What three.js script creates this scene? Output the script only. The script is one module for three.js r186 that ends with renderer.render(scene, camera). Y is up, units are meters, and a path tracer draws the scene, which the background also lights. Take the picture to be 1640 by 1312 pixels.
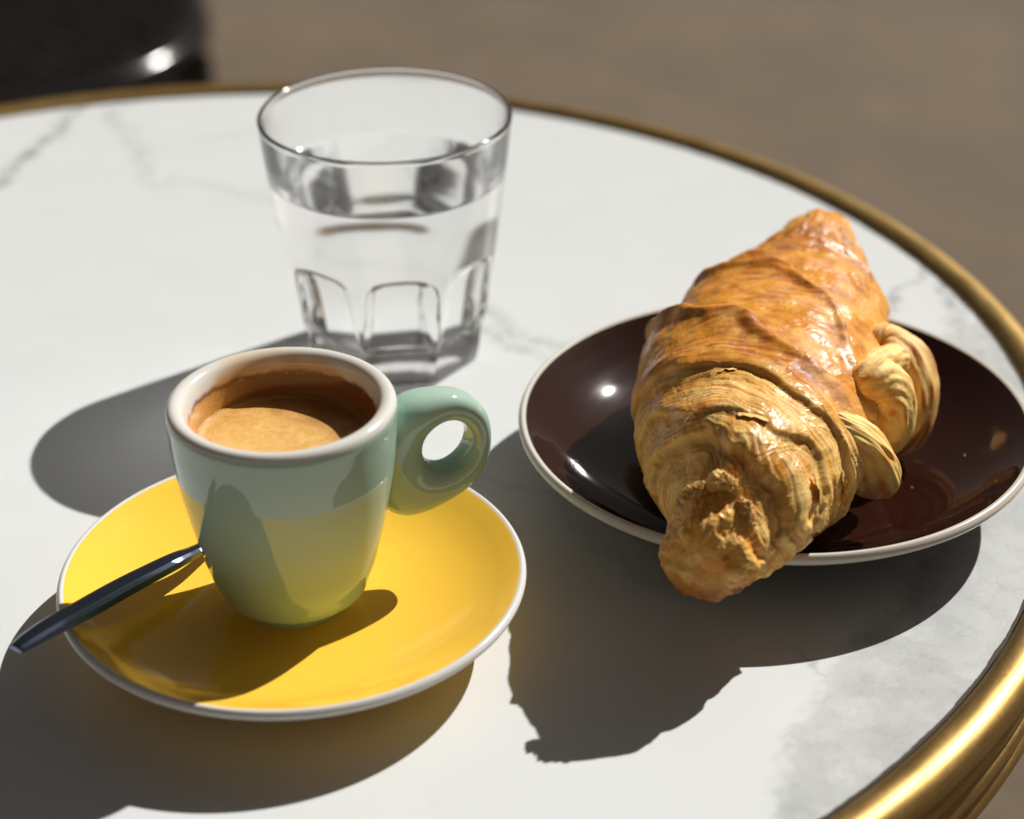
import * as THREE from 'three';
import { mergeGeometries, mergeVertices } from 'three/addons/utils/BufferGeometryUtils.js';
import { createNoise2D, createNoise3D } from 'simplex-noise';

// ---------------------------------------------------------------- camera, sky, sun, exposure
const TOP = 0.74;                                   // height of the table top over the pavement
const scene = new THREE.Scene();
const camera = new THREE.PerspectiveCamera(22.016, 1024 / 819, 0.02, 400);
camera.position.set(0, TOP + 0.3230, 0);
camera.rotation.order = 'YXZ';
camera.rotation.set(-0.5203, 0, -0.0082);
camera.focus = 0.552;
camera.userData.fStop = 8;
scene.add(camera);

const SUN = new THREE.Vector3(0.8139, 1, -0.7705).normalize();
// hazy pale daylight sky: soft bands of thin cloud over a grey-blue zenith, warm towards the horizon
{
  const w = 512, h = 256, d = new Float32Array(w * h * 4);
  const soft = (a, e) => 0.5 + 0.25 * Math.sin(a * 2 + 1.3 + 2.2 * Math.sin(e * 2.1)) + 0.25 * Math.sin(a * 3 - 0.7 + 3.1 * e + 1.4 * Math.sin(a + 2 * e));
  for (let y = 0; y < h; y++) for (let x = 0; x < w; x++) {
    const e = ((y + 0.5) / h - 0.5) * Math.PI, a = (x + 0.5) / w * 2 * Math.PI, k = (y * w + x) * 4;
    const up = Math.max(0, Math.sin(e)), t = Math.pow(up, 0.30), c = 0.22 * soft(a, e) * Math.min(1, up * 3);
    const g = e < 0 ? [0.040, 0.031, 0.024] : [0.25 + (0.015 - 0.25) * t, 0.208 + (0.0145 - 0.208) * t, 0.165 + (0.019 - 0.165) * t];
    const dir = new THREE.Vector3(Math.cos(e) * Math.cos(a - Math.PI), Math.sin(e), Math.cos(e) * Math.sin(a - Math.PI));
    const off = Math.acos(Math.min(1, dir.dot(SUN))) * 180 / Math.PI, glow = e < 0 ? 0 : 0.8 * Math.exp(-off / 9) + 0.06 * Math.exp(-off / 24);
    for (let i = 0; i < 3; i++) d[k + i] = g[i] * (1 + c) + glow * [1, 0.95, 0.88][i];
    d[k + 3] = 1;
  }
  const sky = new THREE.DataTexture(d, w, h, THREE.RGBAFormat, THREE.FloatType);
  sky.mapping = THREE.EquirectangularReflectionMapping;
  sky.magFilter = sky.minFilter = THREE.LinearFilter;
  sky.needsUpdate = true;
  scene.background = sky;
  scene.environment = sky;
}

const sun = new THREE.DirectionalLight(new THREE.Color(1, 0.965, 0.91), 5);
sun.name = 'sun';
sun.position.copy(SUN).multiplyScalar(4).add(new THREE.Vector3(0, TOP, -0.55));
sun.target.position.set(0, TOP, -0.55);
sun.castShadow = true;
sun.shadow.mapSize.set(4096, 4096);
Object.assign(sun.shadow.camera, { left: -2.5, right: 2.5, top: 2.5, bottom: -2.5, near: 0.5, far: 12 });
scene.add(sun, sun.target);

const renderer = new THREE.WebGLRenderer({ antialias: true });
renderer.toneMapping = THREE.LinearToneMapping;
renderer.toneMappingExposure = 1.11;
renderer.shadowMap.enabled = true;
renderer.outputColorSpace = THREE.SRGBColorSpace;

// ---------------------------------------------------------------- helpers
let seedState = 12345;
const rnd = () => { seedState = (seedState * 1664525 + 1013904223) >>> 0; return seedState / 4294967296; };
const n2 = createNoise2D(rnd), n3 = createNoise3D(rnd);
const clamp = (x, a = 0, b = 1) => Math.min(b, Math.max(a, x));
const mix = (a, b, t) => a + (b - a) * t;
const sstep = (a, b, x) => { const t = clamp((x - a) / (b - a)); return t * t * (3 - 2 * t); };
const mix3 = (a, b, t) => [mix(a[0], b[0], t), mix(a[1], b[1], t), mix(a[2], b[2], t)];
const fbm = (x, y, o = 4) => { let s = 0, a = 0.5, f = 1; for (let i = 0; i < o; i++) { s += a * n2(x * f, y * f); a *= 0.5; f *= 2.03; } return s; };
const lerpTable = (t, x) => {                        // t: [[x, y], ...] rising in x
  if (x <= t[0][0]) return t[0][1];
  for (let i = 1; i < t.length; i++) if (x <= t[i][0]) return mix(t[i - 1][1], t[i][1], (x - t[i - 1][0]) / (t[i][0] - t[i - 1][0]));
  return t[t.length - 1][1];
};
const crow = (P, t) => {                             // Catmull-Rom through rows of numbers
  const n = P.length - 1, k = Math.min(Math.floor(t * n), n - 1), u = t * n - k;
  const a = P[Math.max(k - 1, 0)], b = P[k], c = P[k + 1], d = P[Math.min(k + 2, n)];
  return b.map((_, i) => 0.5 * (2 * b[i] + (c[i] - a[i]) * u + (2 * a[i] - 5 * b[i] + 4 * c[i] - d[i]) * u * u + (3 * b[i] - a[i] - 3 * c[i] + d[i]) * u ** 3));
};
const smoothProfile = (pts, n) => { const o = []; for (let i = 0; i <= n; i++) o.push(crow(pts, i / n)); return o; };
// a grid of points (rows x columns) in millimetres as a geometry in metres
function grid(rows, cols, f, { closeU = false, flip = false } = {}) {
  const W = closeU ? cols + 1 : cols, div = closeU ? cols : cols - 1;
  const pos = new Float32Array(rows * W * 3), uv = new Float32Array(rows * W * 2), col = new Float32Array(rows * W * 3);
  let hasCol = false;
  for (let i = 0; i < rows; i++) for (let j = 0; j < W; j++) {
    const k = i * W + j;
    uv[k * 2] = j / div; uv[k * 2 + 1] = i / (rows - 1);
    if (closeU && j === cols) { for (const a of [pos, col]) for (let c = 0; c < 3; c++) a[k * 3 + c] = a[i * W * 3 + c]; continue; }
    const r = f(i / (rows - 1), j / div, i, j);
    pos[k * 3] = r[0] / 1000; pos[k * 3 + 1] = r[1] / 1000; pos[k * 3 + 2] = r[2] / 1000;
    if (r.length > 3) { hasCol = true; col[k * 3] = r[3]; col[k * 3 + 1] = r[4]; col[k * 3 + 2] = r[5]; }
  }
  const idx = [];
  for (let i = 0; i < rows - 1; i++) for (let j = 0; j < W - 1; j++) {
    const a = i * W + j, b = a + 1, c = a + W, d = c + 1;
    if (flip) idx.push(a, c, b, b, c, d); else idx.push(a, b, c, b, d, c);
  }
  const g = new THREE.BufferGeometry();
  g.setAttribute('position', new THREE.BufferAttribute(pos, 3));
  g.setAttribute('uv', new THREE.BufferAttribute(uv, 2));
  if (hasCol) g.setAttribute('color', new THREE.BufferAttribute(col, 3));
  g.setIndex(idx);
  g.computeVertexNormals();
  if (closeU) {
    const n = g.attributes.normal, v = new THREE.Vector3(), w = new THREE.Vector3();
    for (let i = 0; i < rows; i++) {
      v.fromBufferAttribute(n, i * W).add(w.fromBufferAttribute(n, i * W + cols)).normalize();
      n.setXYZ(i * W, v.x, v.y, v.z); n.setXYZ(i * W + cols, v.x, v.y, v.z);
    }
  }
  return g;
}
// surface of revolution from a profile in mm; colour(r, h, angle) optional; up the outside and down the inside faces outward
function lathe(profile, seg = 160, colour) {
  return grid(profile.length, seg, (u, v, i) => {
    const a = v * Math.PI * 2, [r, h] = profile[i];
    const p = [r * Math.cos(a), h, r * Math.sin(a)];
    return colour ? [...p, ...colour(r, h, a)] : p;
  }, { closeU: true, flip: true });
}
function thing(name, label, category, x, y, z) {
  const o = new THREE.Group();
  o.name = name; o.position.set(x / 1000, y / 1000 + TOP, z / 1000);
  o.userData = { label, category };
  scene.add(o);
  return o;
}
function part(name, geometry, material, parent, label) {
  const m = new THREE.Mesh(geometry, material);
  m.name = name; m.castShadow = m.receiveShadow = true;
  if (label) m.userData.label = label;
  parent.add(m);
  return m;
}
function dataTex(w, h, f, srgb = false) {
  const d = new Uint8Array(w * h * 4);
  for (let y = 0; y < h; y++) for (let x = 0; x < w; x++) {
    const c = f((x + 0.5) / w, (y + 0.5) / h), k = (y * w + x) * 4;
    for (let i = 0; i < 3; i++) d[k + i] = clamp(Math.round((typeof c === 'number' ? c : c[i]) * 255), 0, 255);
    d[k + 3] = 255;
  }
  const t = new THREE.DataTexture(d, w, h);
  t.magFilter = THREE.LinearFilter; t.minFilter = THREE.LinearFilter;
  t.wrapS = t.wrapT = THREE.RepeatWrapping;
  if (srgb) t.colorSpace = THREE.SRGBColorSpace;
  t.needsUpdate = true;
  return t;
}
const toS = (c) => (c <= 0.0031308 ? 12.92 * c : 1.055 * c ** (1 / 2.4) - 0.055);
const lin = (r, g, b) => new THREE.Color().setRGB(r, g, b);
const std = (o) => new THREE.MeshStandardMaterial(o);
const phys = (o) => new THREE.MeshPhysicalMaterial(o);

// tileable smudges for glazes: faint change of gloss
const smudge = dataTex(256, 256, (u, v) => {
  const a = u * 2 * Math.PI, b = v * 2 * Math.PI, s = 1.4;
  const n = n3(Math.cos(a) * s, Math.sin(a) * s, Math.cos(b) * s + 7) + n3(Math.cos(b) * s * 2 + 3, Math.sin(b) * s * 2, Math.sin(a) * s * 2);
  return 0.72 + 0.14 * n;
});

// ---------------------------------------------------------------- ground
{
  const tex = dataTex(1024, 1024, (u, v) => {
    const n = 0.6 * fbm(u * 9, v * 9, 5) + 0.3 * fbm(u * 70 + 5, v * 70, 3) + 0.5 * sstep(0.55, 0.8, n2(u * 26, v * 26));
    const k = 1 + 0.26 * n;
    return [toS(0.128 * k), toS(0.093 * k), toS(0.060 * k)];
  }, true);
  tex.wrapS = tex.wrapT = THREE.MirroredRepeatWrapping;
  const g = new THREE.PlaneGeometry(240, 240).rotateX(-Math.PI / 2);
  const uv = g.attributes.uv;
  for (let i = 0; i < uv.count; i++) uv.setXY(i, uv.getX(i) * 80, uv.getY(i) * 80);
  const m = part('pavement', g, std({ map: tex, roughness: 0.92 }), scene);
  m.userData = { kind: 'structure', label: 'taupe pavement far below the table, out of focus', category: 'pavement' };
  m.position.set(0, 0, -2);
}

// ---------------------------------------------------------------- cafe table
const TC = [-99.98, -570.15], TR = 260.6;            // centre and inner radius of the rim, mm
{
  const t = thing('cafe_table', 'round cafe table with white grey-veined marble top and ridged brass edge', 'table', TC[0], 0, TC[1]);
  t.position.y = 0;
  const Y = TOP * 1000;
  // veins in plan, mm from the centre: [points, width, strength, tint]
  const VEINS = [
    [[[-100, -140], [-97, -160], [-94, -172], [-87, -206], [-81, -229], [-79, -242], [-76, -262]], 4.2, 0.62, 0],
    [[[-97, -160], [-110, -150], [-135, -128], [-180, -110]], 5, 0.3, 0],
    [[[-64, -248], [-61, -235], [-54, -222], [-47, -205], [-41, -183]], 6, 0.24, 1],
    [[[-41, -183], [-33, -165], [-26, -171], [-13, -166], [-3, -158], [10, -154], [40, -150], [70, -120], [90, -64]], 4, 0.2, 0],
    [[[200, -14], [222, -48], [233, -71], [243, -86], [249, -97]], 2.3, 0.6, 0],
    [[[250, -78], [248, -57], [248, -41], [250, -30], [250, -18], [253, -5]], 5.5, 0.5, 0],
    [[[90, -64], [96, -50], [106, -39], [116, -35], [126, -40]], 6, 0.32, 0],
    [[[87, -51], [102, -33], [112, -26]], 4, 0.3, 0],
    [[[258, -30], [255, 26], [241, 77], [225, 107], [202, 142], [186, 172], [178, 200], [160, 230]], 21, 0.52, 2],
    [[[176, 133], [179, 147], [175, 162], [174, 177], [170, 196]], 2.2, 0.34, 0],
    [[[236, 60], [222, 92], [206, 120], [196, 150]], 3, 0.3, 0],
    [[[250, 20], [232, 48], [228, 80]], 3, 0.26, 0],
    [[[80, 40], [99, 48], [111, 58], [124, 88], [150, 110]], 3, 0.16, 0],
    [[[-180, 60], [-120, 90], [-70, 160], [-40, 240]], 5, 0.14, 0],
    [[[-240, -60], [-190, -30], [-150, 10]], 4, 0.2, 0],
    [[[-47, -205], [-20, -212], [18, -228], [60, -232]], 2.2, 0.14, 1], [[[126, -40], [160, -30], [200, -14]], 2, 0.2, 0], [[[-135, -128], [-128, -100], [-140, -60]], 2.4, 0.18, 0],
    [[[233, -71], [226, -50], [231, -30], [250, -30]], 1.6, 0.3, 0], [[[199, 142], [214, 138], [232, 118]], 1.5, 0.34, 0], [[[186, 172], [200, 160], [206, 120]], 1.3, 0.3, 0],
  ];
  const SEG = [];
  for (const [p, w, s, k] of VEINS) for (let i = 1; i < p.length; i++) SEG.push([p[i - 1][0], p[i - 1][1], p[i][0], p[i][1], w, s, k]);
  const S = 540;
  const marble = dataTex(2048, 2048, (u, v) => {
    const x = (u - 0.5) * S, z = (v - 0.5) * S;
    if (x * x + z * z > 264 * 264) return [0.9, 0.9, 0.89];
    const wx = x + 5 * fbm(x / 30 + 3, z / 30, 3) + 1.6 * n2(x / 5, z / 5), wz = z + 5 * fbm(x / 30 - 9, z / 30 + 4, 3) + 1.6 * n2(x / 5 + 40, z / 5);
    let d = 0, brown = 0;
    for (let i = 0; i < SEG.length; i++) {
      const s = SEG[i], lim = s[4] * 2.4;
      if (wx < Math.min(s[0], s[2]) - lim || wx > Math.max(s[0], s[2]) + lim || wz < Math.min(s[1], s[3]) - lim || wz > Math.max(s[1], s[3]) + lim) continue;
      const ax = s[2] - s[0], az = s[3] - s[1], t = clamp(((wx - s[0]) * ax + (wz - s[1]) * az) / (ax * ax + az * az));
      const q = Math.hypot(wx - s[0] - ax * t, wz - s[1] - az * t) / s[4];
      if (q > 2.2) continue;
      let k;
      if (s[6] === 2) k = sstep(1.1, 0.7, q) * s[5] * (0.62 + 0.42 * fbm(wx / 24 + 5, wz / 24, 4) + 0.13 * Math.exp(-((fbm((x + 0.6 * z) / 22, (z - 0.5 * x) / 34 + 7, 4) / 0.035) ** 2)) + 0.14 * fbm(x / 1.5, z / 1.5, 2));
      else k = (0.75 * Math.exp(-q * q * 2.2) + 0.45 * Math.exp(-(((q - 0.15 + 0.5 * n2(x / 9, z / 9)) * 4.5) ** 2))) * s[5] * (0.72 + 0.7 * fbm(x / 14 + 20, z / 14, 3));
      if (k > d) { d = k; brown = s[6] === 1 ? 0.6 : 0.15; }
    }
    d = clamp(d) + 0.03 * Math.max(0, fbm(x / 60, z / 60 + 8, 3));
    const speck = n2(x * 1.1, z * 1.1) + 0.4 * fbm(x / 40 + 90, z / 40, 2) > 1.06 ? 0.35 : 0;
    const base = 0.665 * (1 + 0.02 * fbm(x / 45, z / 45, 3) + 0.008 * n2(x * 1.7, z * 1.7));
    const k = 1 - 0.75 * d - speck;
    return [toS(base * k), toS(base * k * (1.036 - 0.02 * d * brown)), toS(base * k * (1.04 - 0.12 * d * brown))];
  }, true);
  marble.wrapS = marble.wrapT = THREE.ClampToEdgeWrapping;
  const disc = lathe([[0.01, Y - 24], [TR - 2, Y - 24], [TR, Y - 23], [TR, Y - 0.04], [TR - 0.04, Y], [TR - 1.2, Y], [TR * 0.6, Y], [0.01, Y]], 360);
  { const p = disc.attributes.position, uv = disc.attributes.uv; for (let i = 0; i < p.count; i++) uv.setXY(i, p.getX(i) * 1000 / S + 0.5, p.getZ(i) * 1000 / S + 0.5); }
  part('marble_top', disc, phys({ map: marble, roughness: 0.3, specularIntensity: 0.8 }), t);
  // dark uneven joint between marble and brass
  part('joint', grid(2, 900, (u, v) => {
    const a = v * 2 * Math.PI, w = n2(Math.cos(a) * 60, Math.sin(a) * 60) * 0.35 + n2(Math.cos(a) * 14, Math.sin(a) * 14) * 0.3;
    const r = u < 0.5 ? TR - 0.45 - 0.6 * w : TR + 0.6;
    return [r * Math.cos(a), Y + 0.12, r * Math.sin(a)];
  }, { closeU: true, flip: false }), std({ color: lin(0.055, 0.042, 0.03), roughness: 0.9 }), t);
  // brass band: bullnose on top, two ridges below
  const prof = [[TR - 1, Y - 26], [TR, Y - 24]];
  const arc = (cx, cy, rx, ry, a0, a1, n) => { for (let i = 0; i <= n; i++) { const a = mix(a0, a1, i / n) * Math.PI / 180; prof.push([cx + rx * Math.cos(a), cy + ry * Math.sin(a)]); } };
  prof.length = 0;
  prof.push([TR + 0.25, Y - 31], [TR + 6.5, Y - 31.4]);
  arc(TR + 7.0, Y - 27.4, 3.6, 3.6, -80, 60, 8);
  prof.push([TR + 7.6, Y - 23.2]);
  arc(TR + 7.4, Y - 19.4, 3.4, 3.2, -60, 60, 8);
  prof.push([TR + 7.6, Y - 15.4]);
  arc(TR + 7.4, Y - 11.8, 3.4, 3.0, -60, 50, 8);
  prof.push([TR + 8.2, Y - 8.4]);
  arc(TR + 6.2, Y - 2.9, 6.4, 5.4, -40, 151, 26);
  prof.push([TR + 0.45, Y - 5]);
  const brassRough = dataTex(512, 256, (u, v) => 0.55 + 0.10 * fbm(u * 10, v * 14, 4) + 0.06 * n2(u * 120, v * 60));
  brassRough.repeat.set(6, 1);
  const brassCol = dataTex(512, 128, (u, v) => { const k = 0.92 + 0.2 * fbm(u * 12, v * 8, 5); return [toS(0.41 * k), toS(0.265 * k), toS(0.092 * k)]; }, true);
  brassCol.repeat.set(5, 1);
  part('brass_edge', lathe(prof, 480), std({ map: brassCol, metalness: 1, roughness: 0.82, roughnessMap: brassRough }), t);
  // pedestal
  const iron = std({ color: lin(0.02, 0.02, 0.021), roughness: 0.5, metalness: 0.6 });
  part('pedestal', lathe([[0.01, Y - 24.5], [70, Y - 24.5], [72, Y - 32], [40, Y - 45], [28, Y - 80], [26, 300], [30, 120], [44, 70], [60, 45], [0.01, 45]], 64), iron, t);
  part('foot', lathe([[0.01, 0.5], [205, 0.5], [212, 8], [205, 18], [120, 34], [62, 46], [0.01, 46]], 96), iron, t);
}

// ---------------------------------------------------------------- glazes
const glaze = (c, r = 0.09) => phys({ color: c, roughness: r, roughnessMap: smudge, specularIntensity: 1, clearcoat: 0.0 });
const WHITE = phys({ color: lin(0.68, 0.67, 0.64), roughness: 0.14 });
const YELLOW = phys({ color: lin(0.94, 0.57, 0.062), roughness: 0.13, roughnessMap: smudge, ior: 1.5 });
const GREEN = phys({ color: lin(0.38, 0.535, 0.445), roughness: 0.05, roughnessMap: smudge, ior: 1.62 });

// ---------------------------------------------------------------- yellow saucer
const SC = [-56.71, -450.2], SEAT = 8.6;
{
  const t = thing('saucer', 'yellow saucer with white rim under the espresso cup', 'saucer', SC[0], 0, SC[1]);
  part('saucer_body', lathe(smoothProfile([[0.01, 5.2], [25, 5.0], [27, 3.0], [28, 0.05], [30.5, 0.05], [31.4, 2.4], [35, 5.0], [43, 7.9], [51, 11.2], [57.6, 14.6]], 80), 240), YELLOW, t);
  part('white_rim', lathe(smoothProfile([[57.6, 14.6], [58.9, 15.3], [59.9, 16.3], [60.1, 17.3], [59.6, 18.1], [59.0, 18.4], [58.3, 18.2]], 30), 240), WHITE, t, 'white rim line');
  part('yellow_glaze', lathe(smoothProfile([[58.3, 18.2], [57.4, 17.8], [55, 16.6], [51, 14.6], [46, 12.5], [40, 10.7], [34, 9.5], [28, 8.85], [24, 8.65], [20, 8.6], [8, 8.6], [0.01, 8.6]], 110), 240), YELLOW, t, 'yellow glazed well');
}

// ---------------------------------------------------------------- espresso cup (heights over the saucer seat)
const LEVEL = 57 - SEAT;                              // coffee surface
const innerR = (h) => lerpTable([[6.7, 0.01], [7.7, 9], [9.7, 13], [13.7, 15.8], [21.7, 18.6], [31.7, 20.7], [41.7, 22], [50, 22.7], [56, 23.2]], h);
{
  const t = thing('espresso_cup', 'small celadon green espresso cup with white inside and ring handle, on yellow saucer', 'cup', SC[0], SEAT, SC[1]);
  const outer = [[0.01, 3.4], [10.6, 3.4], [11.4, 2.6], [11.8, 0.05], [13.0, 0.05], [13.2, 2.6], [13.6, 4.4], [15.5, 4.7], [17.6, 5.0], [18.8, 5.8], [19.4, 7.2], [20.0, 9.2], [21.6, 13.7], [23.0, 19.7], [24.4, 25.7], [25.6, 31.7], [26.7, 37.7], [27.5, 43.7], [28.05, 49.2], [28.35, 54.2], [28.5, 57.2], [28.35, 58.4]];
  part('cup_body', lathe(smoothProfile(outer, 180), 240), GREEN, t);
  // white rim and inside, with tan coffee residue and painted shade at the far right
  const stainShade = (r, h, a) => {
    const white = [0.68, 0.665, 0.62], tan = [0.60, 0.36, 0.15], dark = [0.16, 0.055, 0.018], crema = [0.68, 0.38, 0.10];
    const dg = a * 180 / Math.PI;                     // 0 right, 90 near, 270 far
    let c = white;
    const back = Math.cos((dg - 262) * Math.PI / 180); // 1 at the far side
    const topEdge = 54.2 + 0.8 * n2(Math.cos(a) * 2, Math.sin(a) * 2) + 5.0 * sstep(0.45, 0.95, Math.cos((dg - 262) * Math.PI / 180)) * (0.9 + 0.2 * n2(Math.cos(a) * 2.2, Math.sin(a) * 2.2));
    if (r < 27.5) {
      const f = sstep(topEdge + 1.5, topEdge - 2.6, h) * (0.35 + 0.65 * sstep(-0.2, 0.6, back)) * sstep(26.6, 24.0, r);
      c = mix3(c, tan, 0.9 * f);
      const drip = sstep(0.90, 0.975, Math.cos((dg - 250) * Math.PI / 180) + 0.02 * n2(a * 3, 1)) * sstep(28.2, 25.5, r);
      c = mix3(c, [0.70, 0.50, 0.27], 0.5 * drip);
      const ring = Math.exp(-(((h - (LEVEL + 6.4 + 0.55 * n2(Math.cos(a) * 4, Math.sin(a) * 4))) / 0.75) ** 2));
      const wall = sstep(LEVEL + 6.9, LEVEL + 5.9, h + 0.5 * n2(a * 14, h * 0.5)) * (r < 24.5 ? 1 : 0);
      c = mix3(c, mix3(mix3(crema, [0.17, 0.06, 0.018], sstep(-0.1, 0.7, Math.cos((dg - 300) * Math.PI / 180))), [0.22, 0.085, 0.02], clamp(0.12 + 0.55 * n2(a * 30, h * 1.4) + 0.3 * sstep(0, 0.7, Math.cos((dg - 300) * Math.PI / 180)))), wall);  // crema coating; its far right darkened to paint in the wall shade
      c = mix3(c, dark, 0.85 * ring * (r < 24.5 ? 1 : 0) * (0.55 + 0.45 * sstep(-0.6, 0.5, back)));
    }
    return c;
  };
  const inner = [[28.35, 58.4], [28.0, 59.3], [27.2, 59.95], [26.2, 60.1], [25.1, 59.8], [24.2, 59.0], [23.6, 57.7], [23.2, 56]];
  for (const h of [53.7, 51.2, 48.7, 46.2, 42.7, 37.7, 32.7, 27.7, 22.7, 17.7, 13.7, 9.7, 7.7, 6.7]) inner.push([innerR(h), h]);
  part('rim', lathe(smoothProfile(inner, 260), 360, stainShade), phys({ vertexColors: true, roughness: 0.16, roughnessMap: smudge }), t, 'white glazed rim and inside, stained tan by coffee, shade painted in at the far right');
  // ring handle, in the vertical plane 25 degrees away from the camera
  const HC = [42.6, 46.3 - SEAT];
  const RO = [[0, 12.3], [45, 13.6], [90, 14.6], [120, 17.4], [135, 19.5], [160, 19], [180, 18.6], [200, 19.5], [225, 25.0], [240, 22.3], [255, 19], [270, 17.2], [300, 15.2], [330, 13.3], [360, 12.3]];
  const sup = (c, e) => Math.sign(c) * Math.abs(c) ** e;
  const th = 24 * Math.PI / 180;
  const hg = grid(181, 64, (u, v) => {
    const A = u * 360, a = A * Math.PI / 180, b = v * 2 * Math.PI;
    let ro = 0; for (let k = -4; k <= 4; k++) ro += lerpTable(RO, (A + k * 4 + 720) % 360) / 9;
    const ri = 6.6, half = (ro - ri) / 2, mid = (ro + ri) / 2;
    const w = mix(5.0, 6.2, sstep(0.2, -0.8, Math.cos(a)));
    const rad = mid + half * sup(Math.cos(b), 0.8), q = w * sup(Math.sin(b), 0.86);
    const X = HC[0] + rad * Math.cos(a), Yh = HC[1] + rad * Math.sin(a);
    return [X * Math.cos(th) + q * Math.sin(th), Yh, -X * Math.sin(th) + q * Math.cos(th)];
  }, { closeU: true, flip: true });
  part('handle', hg, GREEN, t);
}
// espresso in the cup
{
  const t = thing('espresso', 'brown espresso with tan crema inside the green cup', 'coffee', SC[0], SEAT + LEVEL, SC[1]);
  const R0 = innerR(LEVEL) + 0.12, cs = 1024;
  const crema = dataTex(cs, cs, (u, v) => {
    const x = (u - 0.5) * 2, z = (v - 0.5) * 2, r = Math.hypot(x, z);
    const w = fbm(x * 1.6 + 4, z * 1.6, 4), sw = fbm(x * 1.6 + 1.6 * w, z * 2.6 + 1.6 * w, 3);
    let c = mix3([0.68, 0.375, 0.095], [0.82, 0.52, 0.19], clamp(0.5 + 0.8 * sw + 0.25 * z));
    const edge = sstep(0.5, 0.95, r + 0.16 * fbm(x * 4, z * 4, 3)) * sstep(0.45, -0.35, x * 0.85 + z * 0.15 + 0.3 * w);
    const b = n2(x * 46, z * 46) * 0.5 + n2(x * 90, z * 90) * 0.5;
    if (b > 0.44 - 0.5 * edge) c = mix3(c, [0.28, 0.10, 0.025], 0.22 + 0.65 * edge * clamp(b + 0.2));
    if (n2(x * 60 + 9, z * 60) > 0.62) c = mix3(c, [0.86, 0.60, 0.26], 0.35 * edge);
    c = mix3(c, [0.22, 0.085, 0.022], 0.85 * sstep(0.15, 0.8, 0.6 * x - 0.7 * z + 0.2 * w));  // cup shade on the far right of the coffee, painted into the colour
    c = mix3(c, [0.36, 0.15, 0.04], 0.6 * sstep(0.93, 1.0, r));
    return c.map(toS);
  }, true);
  const bump = dataTex(512, 512, (u, v) => { const x = u * 46, z = v * 46; return 0.5 + 0.25 * n2(x, z) + 0.25 * n2(x * 2.3, z * 2.3); });
  const g = grid(40, 160, (u, v) => {
    const r = R0 * u, a = v * 2 * Math.PI;
    return [r * Math.cos(a), 0.55 * sstep(0.9, 1.0, u) + 0.14 * fbm(Math.cos(a) * u * 2, Math.sin(a) * u * 2, 2), r * Math.sin(a)];
  }, { closeU: true, flip: false });
  const p = g.attributes.position, uv = g.attributes.uv;
  for (let i = 0; i < p.count; i++) uv.setXY(i, p.getX(i) * 500 / R0 + 0.5, p.getZ(i) * 500 / R0 + 0.5);
  const body = lathe(smoothProfile([[0.01, 7.7 - LEVEL], [8.6, 8.3 - LEVEL], [12.6, 10.3 - LEVEL], [15.4, 14.3 - LEVEL], [18.2, 22.2 - LEVEL], [20.3, 32.2 - LEVEL], [21.5, 41.7 - LEVEL], [R0 - 0.4, -0.15]], 30), 96);
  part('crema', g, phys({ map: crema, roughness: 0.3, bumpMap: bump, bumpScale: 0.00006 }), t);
  part('coffee', body, phys({ color: lin(0.05, 0.018, 0.006), roughness: 0.2 }), t);
}

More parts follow.
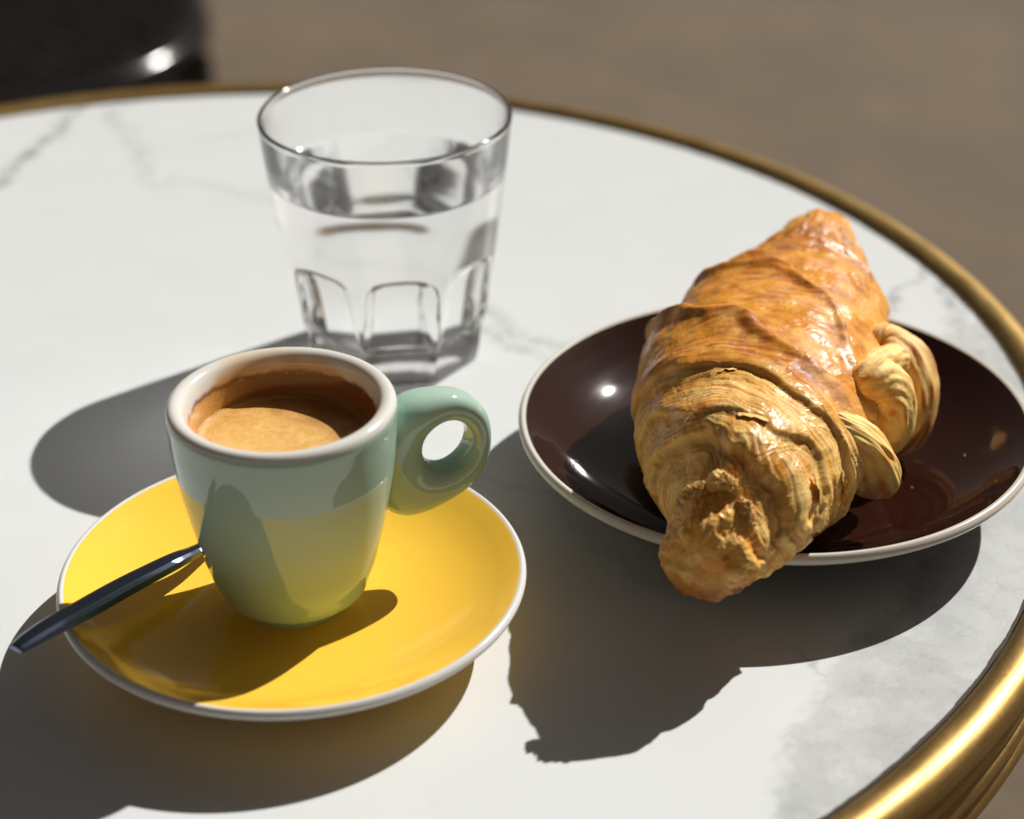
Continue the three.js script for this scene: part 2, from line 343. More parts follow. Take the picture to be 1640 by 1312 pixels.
// ---------------------------------------------------------------- teaspoon resting on the saucer
{
  const t = thing('teaspoon', 'dark polished teaspoon lying across the yellow saucer, its handle over the rim', 'spoon', -108, 0, -428);
  const o = [-108, 0, -428];
  // path x, y, z (mm, scene), half width, half thickness
  const P = [[-119.6, 22.8, -410.2, 1.9, 0.6], [-119.0, 22.7, -411.4, 2.3, 0.9], [-116.6, 22.3, -415.5, 2.9, 1.2], [-112.8, 21.6, -421.5, 3.4, 1.4], [-107, 20.4, -430, 3.7, 1.5], [-100, 19.1, -440.5, 3.6, 1.5], [-93, 17.6, -450.5, 3.3, 1.5], [-88, 16.3, -457.8, 2.9, 1.5], [-84.4, 15.2, -463, 2.2, 1.3], [-81.6, 14.4, -468, 1.6, 1.2], [-79, 14.0, -473.5, 1.5, 1.1], [-76.5, 14.2, -479, 2.4, 1.0]];
  const sect = [[-1, -0.15], [-0.72, 0.62], [-0.3, 0.9], [0.3, 0.9], [0.72, 0.62], [1, -0.15], [0.75, -0.75], [0.2, -1], [-0.2, -1], [-0.75, -0.75]];
  const SEC = [];                                     // facetted section, softly rounded
  for (let i = 0; i < sect.length; i++) { const a = sect[i], b = sect[(i + 1) % sect.length]; for (const k of [0.03, 0.12, 0.88, 0.97]) SEC.push([mix(a[0], b[0], k), mix(a[1], b[1], k)]); }
  const V = (q) => new THREE.Vector3(q[0], q[1], q[2]);
  const g = grid(122, SEC.length, (u, v, i, j) => {
    const s = clamp((i - 1) / 119), q = crow(P, s), e = 0.004, a = V(crow(P, clamp(s - e))), b = V(crow(P, clamp(s + e)));
    const T = b.sub(a).normalize(), side = new THREE.Vector3().crossVectors(T, new THREE.Vector3(0.18, 1, 0.1)).normalize(), up = new THREE.Vector3().crossVectors(side, T);
    const k = i === 0 || i === 121 ? 0.02 : 1, [x, y] = SEC[j];
    const p = V(q).addScaledVector(side, x * q[3] * k).addScaledVector(up, y * q[4] * k);
    return [p.x - o[0], p.y - o[1], p.z - o[2]];
  }, { closeU: true, flip: true });
  const steel = std({ color: lin(0.18, 0.22, 0.32), metalness: 1, roughness: 0.14, roughnessMap: smudge });
  part('handle', g, steel, t);
  // bowl
  const dir = new THREE.Vector3(0.5, 0, -0.86).normalize(), side = new THREE.Vector3(0.86, 0, 0.5);
  const c = V([-71.5, 14.6, -489]);
  const bowl = (lift, k) => grid(24, 48, (u, v) => {
    const a = v * 2 * Math.PI, r = u, L = 12, W = 7.2;
    const x = Math.cos(a) * r, y = Math.sin(a) * r;
    const p = c.clone().addScaledVector(dir, x * L * k).addScaledVector(side, y * W * k * (1 - 0.12 * x));
    return [p.x - o[0], c.y + 2.6 * r * r - 1.2 + lift * (1 - r ** 6 * 0.9), p.z - o[2]];
  }, { closeU: true, flip: lift < 0 });
  part('bowl', mergeGeometries([bowl(0.35, 1), bowl(-0.35, 1)]), steel, t);
}

// ---------------------------------------------------------------- water glass
const GC = [-38.2, -603.7], WATER = 62;
const rc = (h) => lerpTable([[0, 29.6], [13, 31.0], [27, 32.5], [40, 34.2], [56, 36.2], [70, 37.9], [82, 39.1]], h);
const ap = (h) => lerpTable([[0, 25.5], [1.5, 25.9], [12, 28.0], [18, 29.1], [24, 30.1], [30, 31.0], [34, 31.6], [37, 32.2], [39, 32.9], [40.5, 34.0], [41.5, 35.6], [44, 42], [82, 60]], h);
const gin = (h) => lerpTable([[8.5, 0.01], [8.7, 10], [9.3, 18], [11, 22.5], [14, 24.6], [20, 25.6], [30, 27.8], [40, 29.9], [50, 31.8], [62, 33.9], [70, 35.6], [76, 36.8], [80, 37.6]], h);
{
  const t = thing('drinking_glass', 'clear faceted glass tumbler two thirds full of water behind the espresso cup', 'glass', GC[0], 0.05, GC[1]);
  const NF = 8, ph = 82 * Math.PI / 180;
  const outerAt = (a, h) => {
    const st = 2 * Math.PI / NF; let d = (((a - ph) % st) + st) % st; if (d > st / 2) d -= st;
    const c = rc(h), f = ap(h) / Math.cos(d), k = 0.7;   // soft minimum: fire-polished edges
    const m = Math.max(0, k - Math.abs(c - f)) / k;
    return Math.min(c, f) - m * m * k * 0.25 - 0.9 * sstep(0, 0.9, c - f) * sstep(4, 14, h);
  };
  // profile as [h, kind]: bottom, outside, rim, inside, inner floor
  const rows = [];
  for (const [f, h] of [[0, 2.2], [0.5, 2.0], [0.78, 1.2], [0.87, 0.2], [0.92, 0], [0.97, 0.1]]) rows.push((a) => [outerAt(a, 0.5) * f + 0.005, h]);
  for (let i = 0; i <= 150; i++) { const h = 0.6 + (81 - 0.6) * i / 150; rows.push((a) => [outerAt(a, h), h]); }
  for (let i = 1; i < 10; i++) { const b = Math.PI * i / 10, r0 = rc(81), r1 = gin(80); rows.push(() => [(r0 + r1) / 2 + (r0 - r1) / 2 * Math.cos(b), 81 + 1.0 * Math.sin(b)]); }
  for (let i = 0; i <= 40; i++) { const h = 80 - (80 - WATER - 0.7) * i / 40; rows.push(() => [gin(h), h]); }
  const g = grid(rows.length, 512, (u, v, i) => { const a = v * 2 * Math.PI, [r, h] = rows[i](a); return [r * Math.cos(a), h, r * Math.sin(a)]; }, { closeU: true, flip: true });
  part('tumbler', g, phys({ color: 0xffffff, transmission: 1, thickness: 0.003, ior: 1.5, roughness: 0.1 }), t);
  const w = thing('water', 'clear still water inside the faceted glass', 'water', GC[0], 0.05, GC[1]);
  // where water meets glass: one shared face, glass behind it, so the step in index is 1.5 / 1.33
  const side = [];
  for (let i = 0; i <= 100; i++) { const h = WATER + 0.7 - (WATER + 0.7 - 10.2) * i / 100; side.push([gin(h), h]); }
  side.push([20, 9.9], [18, 9.3], [10, 8.7], [0.005, 8.5]);
  part('water_body', lathe(side, 512), phys({ color: 0xffffff, transmission: 1, thickness: 0.05, ior: 1.128, roughness: 0.05 }), w);
  const top = [[gin(WATER + 0.7), WATER + 0.7], [gin(WATER) - 0.35, WATER + 0.3], [gin(WATER) - 0.9, WATER + 0.1], [gin(WATER) - 2, WATER], [20, WATER - 0.02], [0.005, WATER - 0.02]];
  part('water_surface', lathe(top, 512), phys({ color: 0xffffff, transmission: 1, thickness: 0.05, ior: 1.33, roughness: 0.04 }), w);
}

// ---------------------------------------------------------------- dark plate
const PC = [75.11, -520.79];
{
  const t = thing('plate', 'small dark brown plate with white rim holding the croissant', 'plate', PC[0], 0, PC[1]);
  const DARK = phys({ color: lin(0.024, 0.0075, 0.005), roughness: 0.08, roughnessMap: smudge, ior: 1.55 });
  part('plate_body', lathe(smoothProfile([[0.01, 1.8], [36, 1.8], [39, 1.0], [40.5, 0.05], [43, 0.05], [44.5, 1.5], [47, 3.4], [55, 8.2], [63, 13.2], [68.8, 17.0]], 70), 240), DARK, t);
  part('white_rim', lathe(smoothProfile([[68.8, 17.0], [71.5, 18.6], [73.0, 19.9], [73.3, 21.1], [72.8, 22.1], [72.1, 22.5], [71.2, 22.2]], 30), 240), phys({ color: lin(0.62, 0.59, 0.52), roughness: 0.2 }), t, 'cream white rim line');
  part('dark_glaze', lathe(smoothProfile([[71.2, 22.2], [69.6, 21.0], [66, 18.2], [61, 14.6], [55, 11.2], [48, 8.2], [41, 6.2], [35, 5.3], [31, 5.05], [15, 5.0], [0.01, 5.0]], 100), 240), DARK, t, 'dark brown glazed well');
}

// ---------------------------------------------------------------- croissant
{
  const t = thing('croissant', 'golden flaky croissant lying across the dark plate, its torn tip over the near rim', 'croissant', PC[0], 0, PC[1]);
  // stations: x, z (from the plate centre), height, half width, half height up, half height down (mm)
  const ST = [
    [-30, 94.6, 33, 0.01, 0.01, 0.01], [-29.9, 94.2, 33, 5, 6.5, 5.5], [-29.2, 92.6, 33.3, 8, 11.5, 8.5], [-27.4, 88.5, 34.5, 10.6, 14.6, 10.5], [-23.6, 81, 36.5, 12.6, 16.5, 13],
    [-18.2, 70, 38, 17.6, 20.5, 16.5], [-14.4, 52, 36.4, 26.4, 24, 22], [-10, 30, 34.4, 33, 27, 26], [-4, 7, 32.4, 36, 29, 27],
    [2, -17, 32.4, 34, 26, 26], [8, -37, 35.4, 29, 20, 23], [13, -54, 37.4, 23, 16, 19], [17.5, -66, 41.4, 16.5, 12.5, 15.5],
    [20.5, -75, 44.6, 11.2, 10, 11.5], [21.5, -82, 45.6, 9, 7.5, 8.5], [21.5, -85.5, 45.4, 5, 4.2, 4.6], [21.5, -86.6, 45.3, 0.01, 0.01, 0.01]];
  // edges of the rolled layers: [angle, z of the edge]; drop in mm; dir +1 falls towards the near tip, -1 towards the far tip
  const EDGES = [
    { e: [[-95, 58], [30, 53], [52, 54], [79, 47], [94, 44], [113, 41], [142, 34], [180, 25], [265, 15]], d: 0.95, dir: 1, lam: 10 },
    { e: [[-95, 76], [43, 63], [62, 68], [88, 66], [125, 61], [160, 45], [265, 40]], d: 0.9, dir: 1, lam: 9 },
    { e: [[-95, 84], [6, 77], [44, 77], [79, 75.5], [122, 68], [174, 58], [265, 58]], d: 1.7, dir: 1, lam: 5 },
    { e: [[-95, 48], [0, 44], [33, 38], [55, 34], [77, 27], [89, 21], [103, 13], [118, 9], [148, -8], [200, -30], [265, -40]], d: 2.9, dir: -1, lam: 3 },
    { e: [[-95, 30], [0, 24], [36, 14], [52, 3], [67, -15], [89, -30], [113, -33], [150, -38], [265, -50]], d: 2.2, dir: -1, lam: 4 },
    { e: [[-95, -40], [20, -52], [52, -62], [82, -61], [107, -53], [150, -48], [265, -48]], d: 1.6, dir: -1, lam: 3 },
    { e: [[-95, -68], [60, -74], [107, -68], [150, -64], [265, -64]], d: 1.0, dir: -1, lam: 2 },
  ];
  const GOLD = [0.74, 0.305, 0.034], BROWN = [0.44, 0.138, 0.017], DEEP = [0.24, 0.066, 0.009], PALE = [0.93, 0.595, 0.15], CREAM = [0.96, 0.74, 0.32];
  const frameAt = (s) => {
    const q = crow(ST, s), a = crow(ST, clamp(s - 0.002)), b = crow(ST, clamp(s + 0.002));
    const T = new THREE.Vector3(b[0] - a[0], (b[2] - a[2]) * 0.6, b[1] - a[1]).normalize();
    const U = new THREE.Vector3(0, 1, 0).addScaledVector(T, -T.y).normalize(), N = new THREE.Vector3().crossVectors(T, U);
    return { q, T, U, N };
  };
  // height field over (z of the centreline, angle in degrees -90..270): returns [mm, colour]
  const relief = (zc, phi, deg) => {
    const cx = Math.cos(phi), sx = Math.sin(phi);
    const wob = 2.2 * n3(cx * 1.1, sx * 1.1, zc / 26) + 0.7 * n3(cx * 3, sx * 3, zc / 12);
    const z = zc + wob;
    let h = 4.6 * sstep(30, 82, zc) + 6.2 * sstep(30, -72, zc), lam = 0, edgeShade = 0, fresh = 0, bandPos = 0, crackShade = 0, lip = 0;
    for (const E of EDGES) {
      const z0 = lerpTable(E.e, deg), d = (z - z0) * E.dir;          // > 0: beyond the edge, lower layer
      const jag = 0.28 * n3(cx * 4, sx * 5, zc / 14) + 0.05 * n3(cx * 9, sx * 9, zc / 8);
      const dd = d + jag, side = 0.45 + 0.55 * sstep(-0.7, 0.4, sx);
      h -= E.d * side * sstep(-0.5, 0.7, dd);
      h += E.d * side * (0.55 * Math.exp(-(((dd + 3.6) / 3.6) ** 2)) * sstep(0.6, -0.8, dd) - 0.42 * Math.exp(-(((dd - 0.9) / 1.5) ** 2)));
      if (dd > 0) {
        const l = E.lam * (0.75 + 0.6 * n3(cx * 1.7 + 9, sx * 1.7, zc / 40));
        const m = sstep(l * 1.3, l * 0.35, dd);
        let st = 0;                                                  // thin leaves standing below the edge
        if (dd < l * 1.6) for (let k = 1; k <= 5; k++) {
          const at = l * (k / 5.2) ** 1.2 + 0.6 * n3(cx * 1.3 + k * 7, sx * 1.3, k * 3), x = dd + 0.05 * n3(cx * 10, sx * 10, k * 3) - Math.max(0.5, at);
          st += sstep(0.2, -0.2, x);
          if (m > 0) { const w8 = 0.5 + 0.5 * n3(cx * 2.5, sx * 2.5, k * 5); crackShade = Math.max(crackShade, Math.exp(-(((x - 0.26) / 0.22) ** 2)) * w8); lip = Math.max(lip, Math.exp(-(((x + 0.3) / 0.28) ** 2)) * (1 - 0.5 * w8)); }
        }
        h -= (E.dir > 0 ? 0.25 : 0.16) * side * sstep(0, 50, deg < 90 ? deg : 180 - deg + 20) * (5 - st) * sstep(0, 0.5, dd);
        if (m > 0) {
          lam = Math.max(lam, m); fresh = Math.max(fresh, m * clamp(0.4 + 0.6 * n3(cx * 2, sx * 2, zc / 9 + 4)));
          edgeShade = Math.max(edgeShade, Math.exp(-(((dd - 0.5) / 0.55) ** 2)));
        }
      } else bandPos = Math.max(bandPos, Math.exp(-(((dd + 7) / 5.5) ** 2)) * (E.d > 0.9 ? 1 : 0.6));
      lip = Math.max(lip, 0.8 * Math.exp(-(((dd + 0.5) / 0.45) ** 2)));
    }
    // pleated layers down the near right flank and the left flank
    const low = sstep(48, 4, Math.abs(deg)) * (deg < 90 ? 1 : 0) + (deg < -20 && deg > -90 ? 0.6 : 0), lowL = sstep(140, 185, deg) * (deg < 225 ? 1 : 0);
    const flank = clamp(Math.max(low, lowL * 0.75)) * sstep(0, 34, zc), back = clamp(Math.max(low, lowL)) * (1 - sstep(0, 34, zc));
    const q = z - 14 * cx * sstep(20, 50, zc) - 4 * sx;
    const fold = n3(q / 4.2, cx * 0.6, sx * 0.6), fold2 = n3(q / 1.25 + 5, cx * 1.1, sx * 1.1), fine = n3(q / 0.5, cx * 2.4, sx * 2.4);
    const pleat = Math.abs(fold) * -1.3 + 0.45;
    const front = sstep(38, 52, z - 4 * n2(cx * 2, sx * 2)), str = clamp(0.06 + 0.9 * flank + 0.5 * lam + 0.55 * front + 0.25 * back);
    h += flank * (0.85 * fold + 0.25 * pleat) + str * (1 - sstep(84, 92, zc)) * (0.16 * fold2 + 0.06 * fine);
    h += 0.42 * n3(cx * 2.4, sx * 2.4, zc / 13) + 0.16 * n3(cx * 6, sx * 6, zc / 5);
    const blist = n3(cx * 17, sx * 17, zc / 2.0); h += 0.035 * blist + (blist > 0.55 ? 0.3 * (blist - 0.55) : 0);
    // tips are torn and rough
    const tip = sstep(83, 89, zc); h += tip * 0.5 * n3(cx * 2.4, sx * 2.4, zc / 6);
    // colour
    const blotch = 0.6 * fbm(cx * 1.3 + zc / 26, sx * 1.3 - zc / 28, 3) + 0.55 * n3(q / 7 + 11, cx * 0.9, sx * 0.9) * 0.6 + 0.12 * n3(cx * 7, sx * 7, zc / 4), streak = n3(q / 2.2 + 30, cx * 1.7, sx * 1.7);
    const up = sstep(-0.1, 0.75, sx);
    let c = mix3(GOLD, BROWN, clamp(0.22 + 0.9 * blotch + 0.25 * streak + 0.2 * (up - 0.5) + 0.75 * bandPos * up * (0.7 + 0.5 * streak)));
    c = mix3(c, DEEP, clamp(0.5 * sstep(0.2, 0.7, blotch + 0.3 * streak) * up + 0.5 * bandPos * up * clamp(0.1 + 1.1 * streak + 0.9 * blotch)));
    c = mix3(c, [0.84, 0.44, 0.075], 0.5 * sstep(0.2, 0.8, n3(cx * 3.5, sx * 3.5, zc / 8)));
    c = mix3(c, mix3(PALE, CREAM, clamp(0.35 + 0.5 * fold2)), clamp(0.9 * flank * (0.62 + 0.35 * fold2 + 0.5 * Math.abs(fold))));
    c = mix3(c, mix3(GOLD, PALE, clamp(0.4 + 0.6 * fold2)), 0.6 * back * clamp(0.6 + fold2));
    c = mix3(c, mix3(PALE, CREAM, clamp(0.3 + 0.8 * fold2)), clamp(fresh * 0.85));
    const hair = n3(q / 0.66 + 60, cx * 0.3, sx * 0.3) * 0.75 + 0.25 * n3(q / 0.45, cx * 0.9, sx * 0.9);
    c = mix3(c, mix3(PALE, CREAM, clamp(0.5 + 0.5 * fold2)), 0.72 * front * sstep(-0.35, 0.4, hair + 0.5 * streak));
    c = mix3(c, BROWN, 0.5 * Math.max(front, lam) * sstep(-0.2, -0.6, hair));
    h += 0.05 * Math.max(front, 0.6 * lam) * hair * (1 - sstep(82, 88, zc));
    c = mix3(c, PALE, 0.55 * lip * (zc < 30 ? 0.55 : 1));
    c = mix3(c, DEEP, clamp(0.5 * edgeShade + 0.6 * crackShade * lam));  // shadow lines under layer edges and leaves, painted into the crust colour
    c = mix3(c, GOLD, 0.6 * flank * sstep(-0.1, -0.5, fold));
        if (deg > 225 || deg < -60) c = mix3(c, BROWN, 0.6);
    const f = 1 + 0.10 * fine * str + 0.05 * blist;
    return [h, [c[0] * f, c[1] * f, c[2] * f]];
  };
  const bodyPoint = (s, deg, lift = 0) => {
    const { q, U, N } = frameAt(s), phi = deg * Math.PI / 180, [h, c] = relief(q[1], phi, deg);
    const nx = Math.cos(phi) / q[3], ny = Math.sin(phi) / (Math.sin(phi) > 0 ? q[4] : q[5]), L = Math.hypot(nx, ny);
    const damp = clamp(Math.min(q[3], q[4]) / 8);
    const x = q[3] * Math.cos(phi) + (nx / L) * (h * damp + lift), y = (Math.sin(phi) > 0 ? q[4] : q[5]) * Math.sin(phi) + (ny / L) * (h * damp + lift);
    const p = new THREE.Vector3(q[0], q[2], q[1]).addScaledVector(N, x).addScaledVector(U, y);
    const n = new THREE.Vector3().addScaledVector(N, nx / L).addScaledVector(U, ny / L);
    const tip = sstep(82, 87, q[1] + 1.5 * n3(p.x / 4, p.y / 4, 3));
    if (tip <= 0) return { p, n, c };
    const a = n3(p.x / 7, p.y / 7, p.z / 7), b = n3(p.x / 2.2, p.y / 2.2, p.z / 2.2), e = sstep(33, 25, p.y + 2.5 * a);
    let k = mix3(GOLD, PALE, clamp(0.45 + 0.7 * a + 0.35 * b)); k = mix3(k, BROWN, clamp(0.05 + 0.7 * e + 0.4 * b + 0.3 * a)); k = mix3(k, DEEP, 0.6 * sstep(31, 24, p.y + 3 * b));
    return { p: p.addScaledVector(n, tip * (0.22 * b + 0.5 * a) * damp), n, c: mix3(c, k, tip) };
  };
  const crustBump = dataTex(512, 512, (u, v) => { const x = u * 60, y = v * 60; return 0.5 + 0.3 * n2(x * 0.6, y * 2.2) + 0.2 * n2(x * 2.5, y * 3); });
  crustBump.repeat.set(3, 4);
  const crustRough = dataTex(512, 512, (u, v) => 0.4 + 0.5 * sstep(-0.3, 0.45, fbm(u * 8, v * 8, 4)) + 0.1 * n2(u * 80, v * 80));
  crustRough.repeat.set(1, 2); crustRough.wrapS = crustRough.wrapT = THREE.MirroredRepeatWrapping;
  const CRUST = phys({ vertexColors: true, roughness: 0.72, roughnessMap: crustRough, bumpMap: crustBump, bumpScale: 0.00005, specularIntensity: 0.9 });
  const LEAF = phys({ vertexColors: true, roughness: 0.6, bumpMap: crustBump, bumpScale: 0.00004 });
  const rows = 820, cols = 620;
  part('crust', grid(rows, cols, (u, v) => {
    const deg = -90 + 360 * v, { p, c } = bodyPoint(u, deg);
    return [p.x, p.y, p.z, ...c];
  }, { closeU: true, flip: false }), CRUST, t);
  // curled ends of the dough on the right flank
  const lobe = (name, P, seed, opt, label) => {
    const R = opt.rows ?? 180, C = opt.cols ?? 150, V = (q) => new THREE.Vector3(q[0], q[1], q[2]);
    return part(name, grid(R, C, (u, v) => {
      const q = crow(P, u), a = V(crow(P, clamp(u - 0.01))), b = V(crow(P, clamp(u + 0.01))), T = b.sub(a).normalize();
      const side = new THREE.Vector3().crossVectors(T, new THREE.Vector3(...(opt.ref ?? [1, 0, 0.3]))).normalize(), up = new THREE.Vector3().crossVectors(side, T);
      const a2 = v * 2 * Math.PI, cx = Math.cos(a2), sy = Math.sin(a2), cap = Math.sqrt(clamp(1 - (2 * u - 1) ** 8));
      const s1 = opt.along ? n3(cx * 0.8 + seed, sy * 0.8, u * 1.8) : n3(u * opt.len / 4.5 + seed, cx * 0.7, sy * 0.7);
      const s2 = opt.line ? n3(cx * 4.2 + seed, sy * 4.2, u * 1.6) : opt.along ? n3(cx * 3 + seed, sy * 3, u * 9) : n3(u * opt.len / 1.5 + seed, cx, sy), bl = n3(cx * 2 + seed, sy * 2, u * 4), fn = n3(cx * 9 + seed, sy * 9, u * (opt.line ? 4 : 26));
      q[3] *= opt.thin ?? 1; q[4] *= opt.thin ?? 1;
      const h = (opt.amp ?? 1) * ((opt.twist ?? 0.8) * s1 - (opt.line ? 0.25 : 0) * Math.abs(s1) + (opt.line ?? 0.07) * s2 + 0.5 * bl + 0.22 * n3(cx * 2.6 + seed, sy * 2.6, u * 5) + 0.09 * fn + (opt.rough ?? 0) * (n3(cx * 3, sy * 3, u * opt.len / 2.5) + 0.5 * n3(cx * 7, sy * 7, u * opt.len / 1.1)));
      const p = V(q).addScaledVector(side, cx * (q[3] * cap + h * cap)).addScaledVector(up, sy * (q[4] * cap + h * cap));
      let c = mix3(opt.c0 ?? PALE, opt.c1 ?? CREAM, clamp(0.5 + (opt.line ? 0.4 : 0.15) * s2 + 0.4 * bl));
      c = mix3(c, GOLD, clamp(0.2 + 0.7 * bl - (opt.line ? 0.3 : 0.1) * s2 + 0.3 * n3(cx * 3, sy * 3, u * 8)));
      if (opt.line) c = mix3(c, BROWN, 0.16 * sstep(0.08, 0.0, Math.abs(s2)));
      c = mix3(c, BROWN, (opt.brown ?? 0.5) * sstep(0.15, 0.75, bl + (opt.bias ? opt.bias(u, v) : 0)));
      return [p.x, p.y, p.z, ...c];
    }, { closeU: true, flip: true }), LEAF, t, label);
  };
  lobe('dough_curl', [[24, 37, -13, 5, 5], [32, 38, -12, 7, 6], [38, 34, -8, 8.5, 7], [40, 25, -4, 9, 7], [37, 15, -1, 8.5, 6.5], [32, 9, 1, 5, 4]], 3.3, { len: 40, along: true, twist: 0.3, brown: 0.9, bias: (u) => 1.2 * (u - 0.55), c0: [0.80, 0.47, 0.12], amp: 0.9 }, 'browned curled end of dough on the right');
  lobe('dough_roll', [[18, 40, 14, 4, 4], [27, 39, 4, 5.5, 5], [34, 37, -4, 5, 5], [38, 35, -8, 3, 3]], 8.1, { len: 28, twist: 0.2, brown: 0.1, amp: 0.6 });
  lobe('dough_knob', [[16, 45, 26, 5, 5], [23, 45, 22, 7, 6.5], [28, 39, 19, 8, 7], [30, 29, 17, 8, 6.5], [28, 20, 16, 6, 5]], 5.7, { len: 34, along: true, twist: 0.15, brown: 0.15, amp: 0.75 });
  lobe('dough_flap', [[2, 50, 52, 3, 3], [7, 47.5, 50, 6.5, 4.5], [12.5, 42, 46, 9.5, 6], [17, 34, 41, 11.5, 6.8], [19.5, 25.5, 36, 11, 6.5], [19, 18.5, 33, 7, 4.5]], 1.9, { len: 50, along: true, brown: 0.3, amp: 0.9, line: 0.2, ref: [0.6, 0.4, -0.7] }, 'pale layered flap');
  // frayed crest of the torn tip
  for (const [q, label] of [
    [[[-33, 46.5, 83.5, 0.7, 0.8], [-31.5, 48, 83.2, 1.5, 1.6], [-29, 49.2, 82.9, 1.7, 1.6], [-26.5, 49.2, 83, 0.8, 0.8]], 'frayed edge of the torn tip'],
    [[[-27, 49, 83.6, 0.8, 1], [-25.2, 51.6, 83, 1.9, 3.0], [-22.6, 51, 83.2, 1.8, 2.2], [-19.8, 48.6, 84.4, 0.9, 1]]],
    [[[-20.5, 47.5, 85, 0.7, 0.8], [-18.6, 46.2, 86.2, 1.5, 1.7], [-17.4, 43, 88, 1.4, 1.5], [-17.6, 39.5, 89.6, 0.7, 0.7]]]]) lobe('torn_edge', q, 21.5 + q[0][0], { rows: 140, cols: 90, len: 22, amp: 0.5, rough: 1.2, brown: 0.15, c0: [0.86, 0.57, 0.18], ref: [0.1, 0.3, 1] }, label);
  // thin loose leaves lifting from the layer edges
  const sOfZ = (z) => { let a = 0, b = 1; for (let i = 0; i < 40; i++) { const m = (a + b) / 2; if (crow(ST, m)[1] > z) a = m; else b = m; } return a; };
  const flake = (z, deg, len, wid, curl, tilt) => {
    const s = sOfZ(z), { p, n } = bodyPoint(s, deg, 0.15), { T } = frameAt(s);
    const F = T.clone().negate().addScaledVector(n, n.dot(T)).normalize(), W = new THREE.Vector3().crossVectors(n, F), sd = rnd() * 50;
    const f0 = F.clone().multiplyScalar(Math.cos(tilt)).addScaledVector(W, Math.sin(tilt)), w0 = new THREE.Vector3().crossVectors(n, f0);
    const sheet = (off, flip) => grid(10, 22, (u, v) => {
      const x = (v - 0.5) * wid * (1 - 0.35 * u * (0.6 + n2(v * 5, sd))), y = u * len * (0.85 + 0.25 * n2(v * 1.8 + sd, 1)), lift = curl * u * u * (1 + 0.5 * n2(v * 2.5, sd + 3)) + 0.08 * n2(v * 4, u * 2 + sd) + off;
      const along = -((v - 0.5) ** 2) * wid * 0.25;
      const r = p.clone().addScaledVector(w0, x).addScaledVector(f0, y).addScaledVector(n, lift + along);
      const c = mix3(PALE, mix3(GOLD, CREAM, rnd() * 0.3 + 0.35), clamp(0.5 + 0.5 * n2(v * 9, u * 2 + sd)));
      return [r.x, r.y, r.z, ...c];
    }, { flip });
    part('flake', mergeGeometries([sheet(0.09, true), sheet(-0.09, false)]), LEAF, t);
  };
  for (const [z, d, l, w, c, k] of [[43, 104, 2.2, 6, 0.5, 0.2], [66, 84, 2.6, 8, 0.3, 0], [62, 126, 2.2, 6, 0.4, 0.2], [68, 15, 4, 9, 0.6, 0], [58, 2, 4, 9, 0.7, 0.1]]) flake(z, d, l, w, c, k);
}

// a few crumbs on the plate and table
{
  const gs = [];
  const well = (r) => lerpTable([[0, 5], [31, 5.05], [41, 6.2], [48, 8.2], [55, 11.2], [61, 14.6], [66, 18.2]], r);
  for (let i = 0; i < 26; i++) {
    const a = rnd() * 6.283, r = 20 + 46 * Math.sqrt(rnd()), s = 0.1 + 0.32 * rnd() ** 3;
    const x = r * Math.cos(a), z = r * Math.sin(a), y = well(r);
    const g = new THREE.IcosahedronGeometry(1, 1), p = g.attributes.position, sd = rnd() * 40;
    for (let k = 0; k < p.count; k++) { const f = 1 + 0.5 * n3(p.getX(k) * 1.3 + sd, p.getY(k) * 1.3, p.getZ(k) * 1.3); p.setXYZ(k, p.getX(k) * f * 1.5, p.getY(k) * f * 0.55, p.getZ(k) * f); }
    g.scale(s / 1000, s / 1000, s / 1000).rotateY(rnd() * 6).translate(x / 1000, (y + s * 0.4) / 1000, z / 1000);
    g.computeVertexNormals(); gs.push(g);
  }
  const c = part('pastry_crumbs', mergeGeometries(gs), std({ color: lin(0.72, 0.44, 0.15), roughness: 0.8 }), scene);
  c.position.set(PC[0] / 1000, TOP, PC[1] / 1000);
  c.userData = { label: 'tiny golden pastry crumbs scattered on the dark plate', category: 'crumbs', kind: 'stuff' };
}

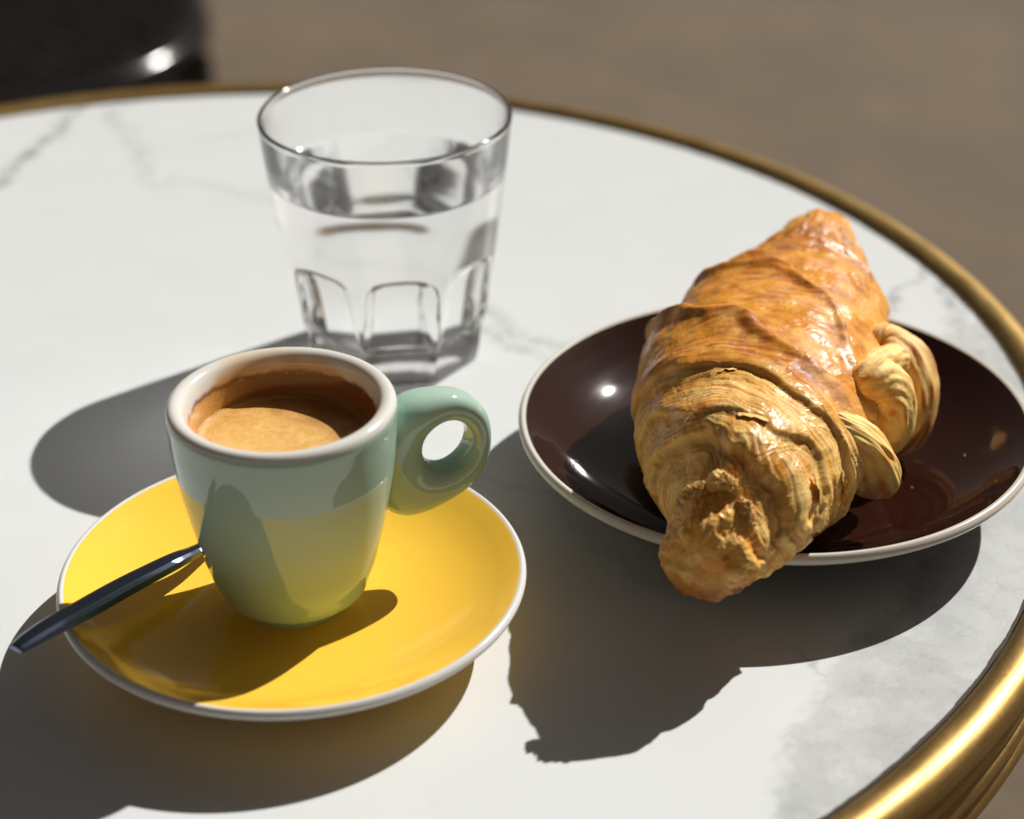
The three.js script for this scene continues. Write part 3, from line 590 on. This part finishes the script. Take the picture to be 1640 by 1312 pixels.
// ---------------------------------------------------------------- bistro chair beyond the table, out of focus
{
  const t = new THREE.Group();
  t.name = 'bistro_chair'; t.position.set(-0.49, 0, -1.70);
  t.userData = { label: 'black bistro chair with woven seat standing beyond the table', category: 'chair' };
  scene.add(t);
  const black = phys({ color: lin(0.008, 0.007, 0.007), roughness: 0.15 });
  const weave = dataTex(256, 256, (u, v) => {
    const x = u * 16, y = v * 16, k = (Math.floor(x) + Math.floor(y)) & 1, f = k ? x % 1 : y % 1, e = Math.sin(f * Math.PI);
    const w = n2(Math.floor(x) * 3.1, Math.floor(y) * 1.7);
    const b = (0.0012 + 0.0035 * e) * (k ? 2.2 + 1.4 * w : 0.6);
    return [toS(b * 1.4), toS(b), toS(b * 0.85)];
  }, true);
  weave.repeat.set(4, 4);
  // seat outline, metres from the group
  const A = [0.245, 0.045], B = [-0.085, 0.335], D = [0.155, -0.36], C = [-0.215, -0.08];
  const outline = (k) => { const cx = (A[0] + B[0] + C[0] + D[0]) / 4, cz = (A[1] + B[1] + C[1] + D[1]) / 4; return [A, B, C, D].map(([x, z]) => [cx + (x - cx) * k, cz + (z - cz) * k]); };
  const rounded = (k, rad, y) => {
    const q = outline(k), pts = [];
    for (let i = 0; i < 4; i++) {
      const p = q[(i + 3) % 4], c = q[i], n = q[(i + 1) % 4], la = Math.hypot(p[0] - c[0], p[1] - c[1]), lb = Math.hypot(n[0] - c[0], n[1] - c[1]);
      const a = [mix(c[0], p[0], rad / la), mix(c[1], p[1], rad / la)], b = [mix(c[0], n[0], rad / lb), mix(c[1], n[1], rad / lb)];
      for (let j = 0; j <= 8; j++) { const s = j / 8; pts.push(new THREE.Vector3((1 - s) ** 2 * a[0] + 2 * s * (1 - s) * c[0] + s * s * b[0], y, (1 - s) ** 2 * a[1] + 2 * s * (1 - s) * c[1] + s * s * b[1])); }
    }
    return pts;
  };
  const H = 0.46;
  part('seat_frame', new THREE.TubeGeometry(new THREE.CatmullRomCurve3(rounded(0.97, 0.11, H - 0.012), true), 200, 0.016, 16, true), black, t);
  const shape = new THREE.Shape(rounded(0.95, 0.11, 0).map((p) => new THREE.Vector2(p.x, -p.z)));
  const sg = new THREE.ExtrudeGeometry(shape, { depth: 0.012, bevelEnabled: true, bevelSize: 0.004, bevelThickness: 0.004, bevelSegments: 2 }).rotateX(-Math.PI / 2).translate(0, H - 0.014, 0);
  part('seat', sg, phys({ map: weave, specularIntensity: 0.1, roughness: 0.85 }), t);
  const rod = (pts, r) => new THREE.TubeGeometry(new THREE.CatmullRomCurve3(pts.map((p) => new THREE.Vector3(...p))), 40, r, 14);
  const q = outline(0.93);
  part('leg', rod([[q[0][0], H - 0.01, q[0][1]], [q[0][0] + 0.008, 0.2, q[0][1] + 0.004], [q[0][0] + 0.014, 0.004, q[0][1] + 0.01]], 0.014), black, t);
  part('leg', rod([[q[1][0], H - 0.01, q[1][1]], [q[1][0] - 0.004, 0.2, q[1][1] + 0.008], [q[1][0] - 0.008, 0.004, q[1][1] + 0.014]], 0.014), black, t);
  const back = [-0.55, -0.835];
  const post = (p) => rod([[p[0] + back[0] * 0.05, 0.004, p[1] + back[1] * 0.05], [p[0], 0.25, p[1]], [p[0], H, p[1]], [p[0] + back[0] * 0.03, 0.66, p[1] + back[1] * 0.03], [p[0] + back[0] * 0.09, 0.88, p[1] + back[1] * 0.09]], 0.014);
  part('leg', post(q[2]), black, t); part('leg', post(q[3]), black, t);
  const bk = (y, off) => { const f = (p) => [p[0] + back[0] * off, y, p[1] + back[1] * off], a = f(q[2]), b = f(q[3]), m = [(a[0] + b[0]) / 2 + back[0] * 0.04, y, (a[2] + b[2]) / 2 + back[1] * 0.04]; return [a, m, b]; };
  part('back_rail', rod(bk(0.87, 0.085), 0.014), black, t);
  part('back_rail', rod(bk(0.58, 0.018), 0.012), black, t);
  const lo = new THREE.CatmullRomCurve3(bk(0.585, 0.019).map((p) => new THREE.Vector3(...p))), hi = new THREE.CatmullRomCurve3(bk(0.865, 0.084).map((p) => new THREE.Vector3(...p)));
  const panel = grid(12, 30, (u, v) => { const a = lo.getPoint(v), b = hi.getPoint(v); return [mix(a.x, b.x, u) * 1000, mix(a.y, b.y, u) * 1000, mix(a.z, b.z, u) * 1000]; });
  part('backrest', panel, phys({ map: weave, specularIntensity: 0.1, roughness: 0.85, side: THREE.DoubleSide }), t);
}

renderer.render(scene, camera);
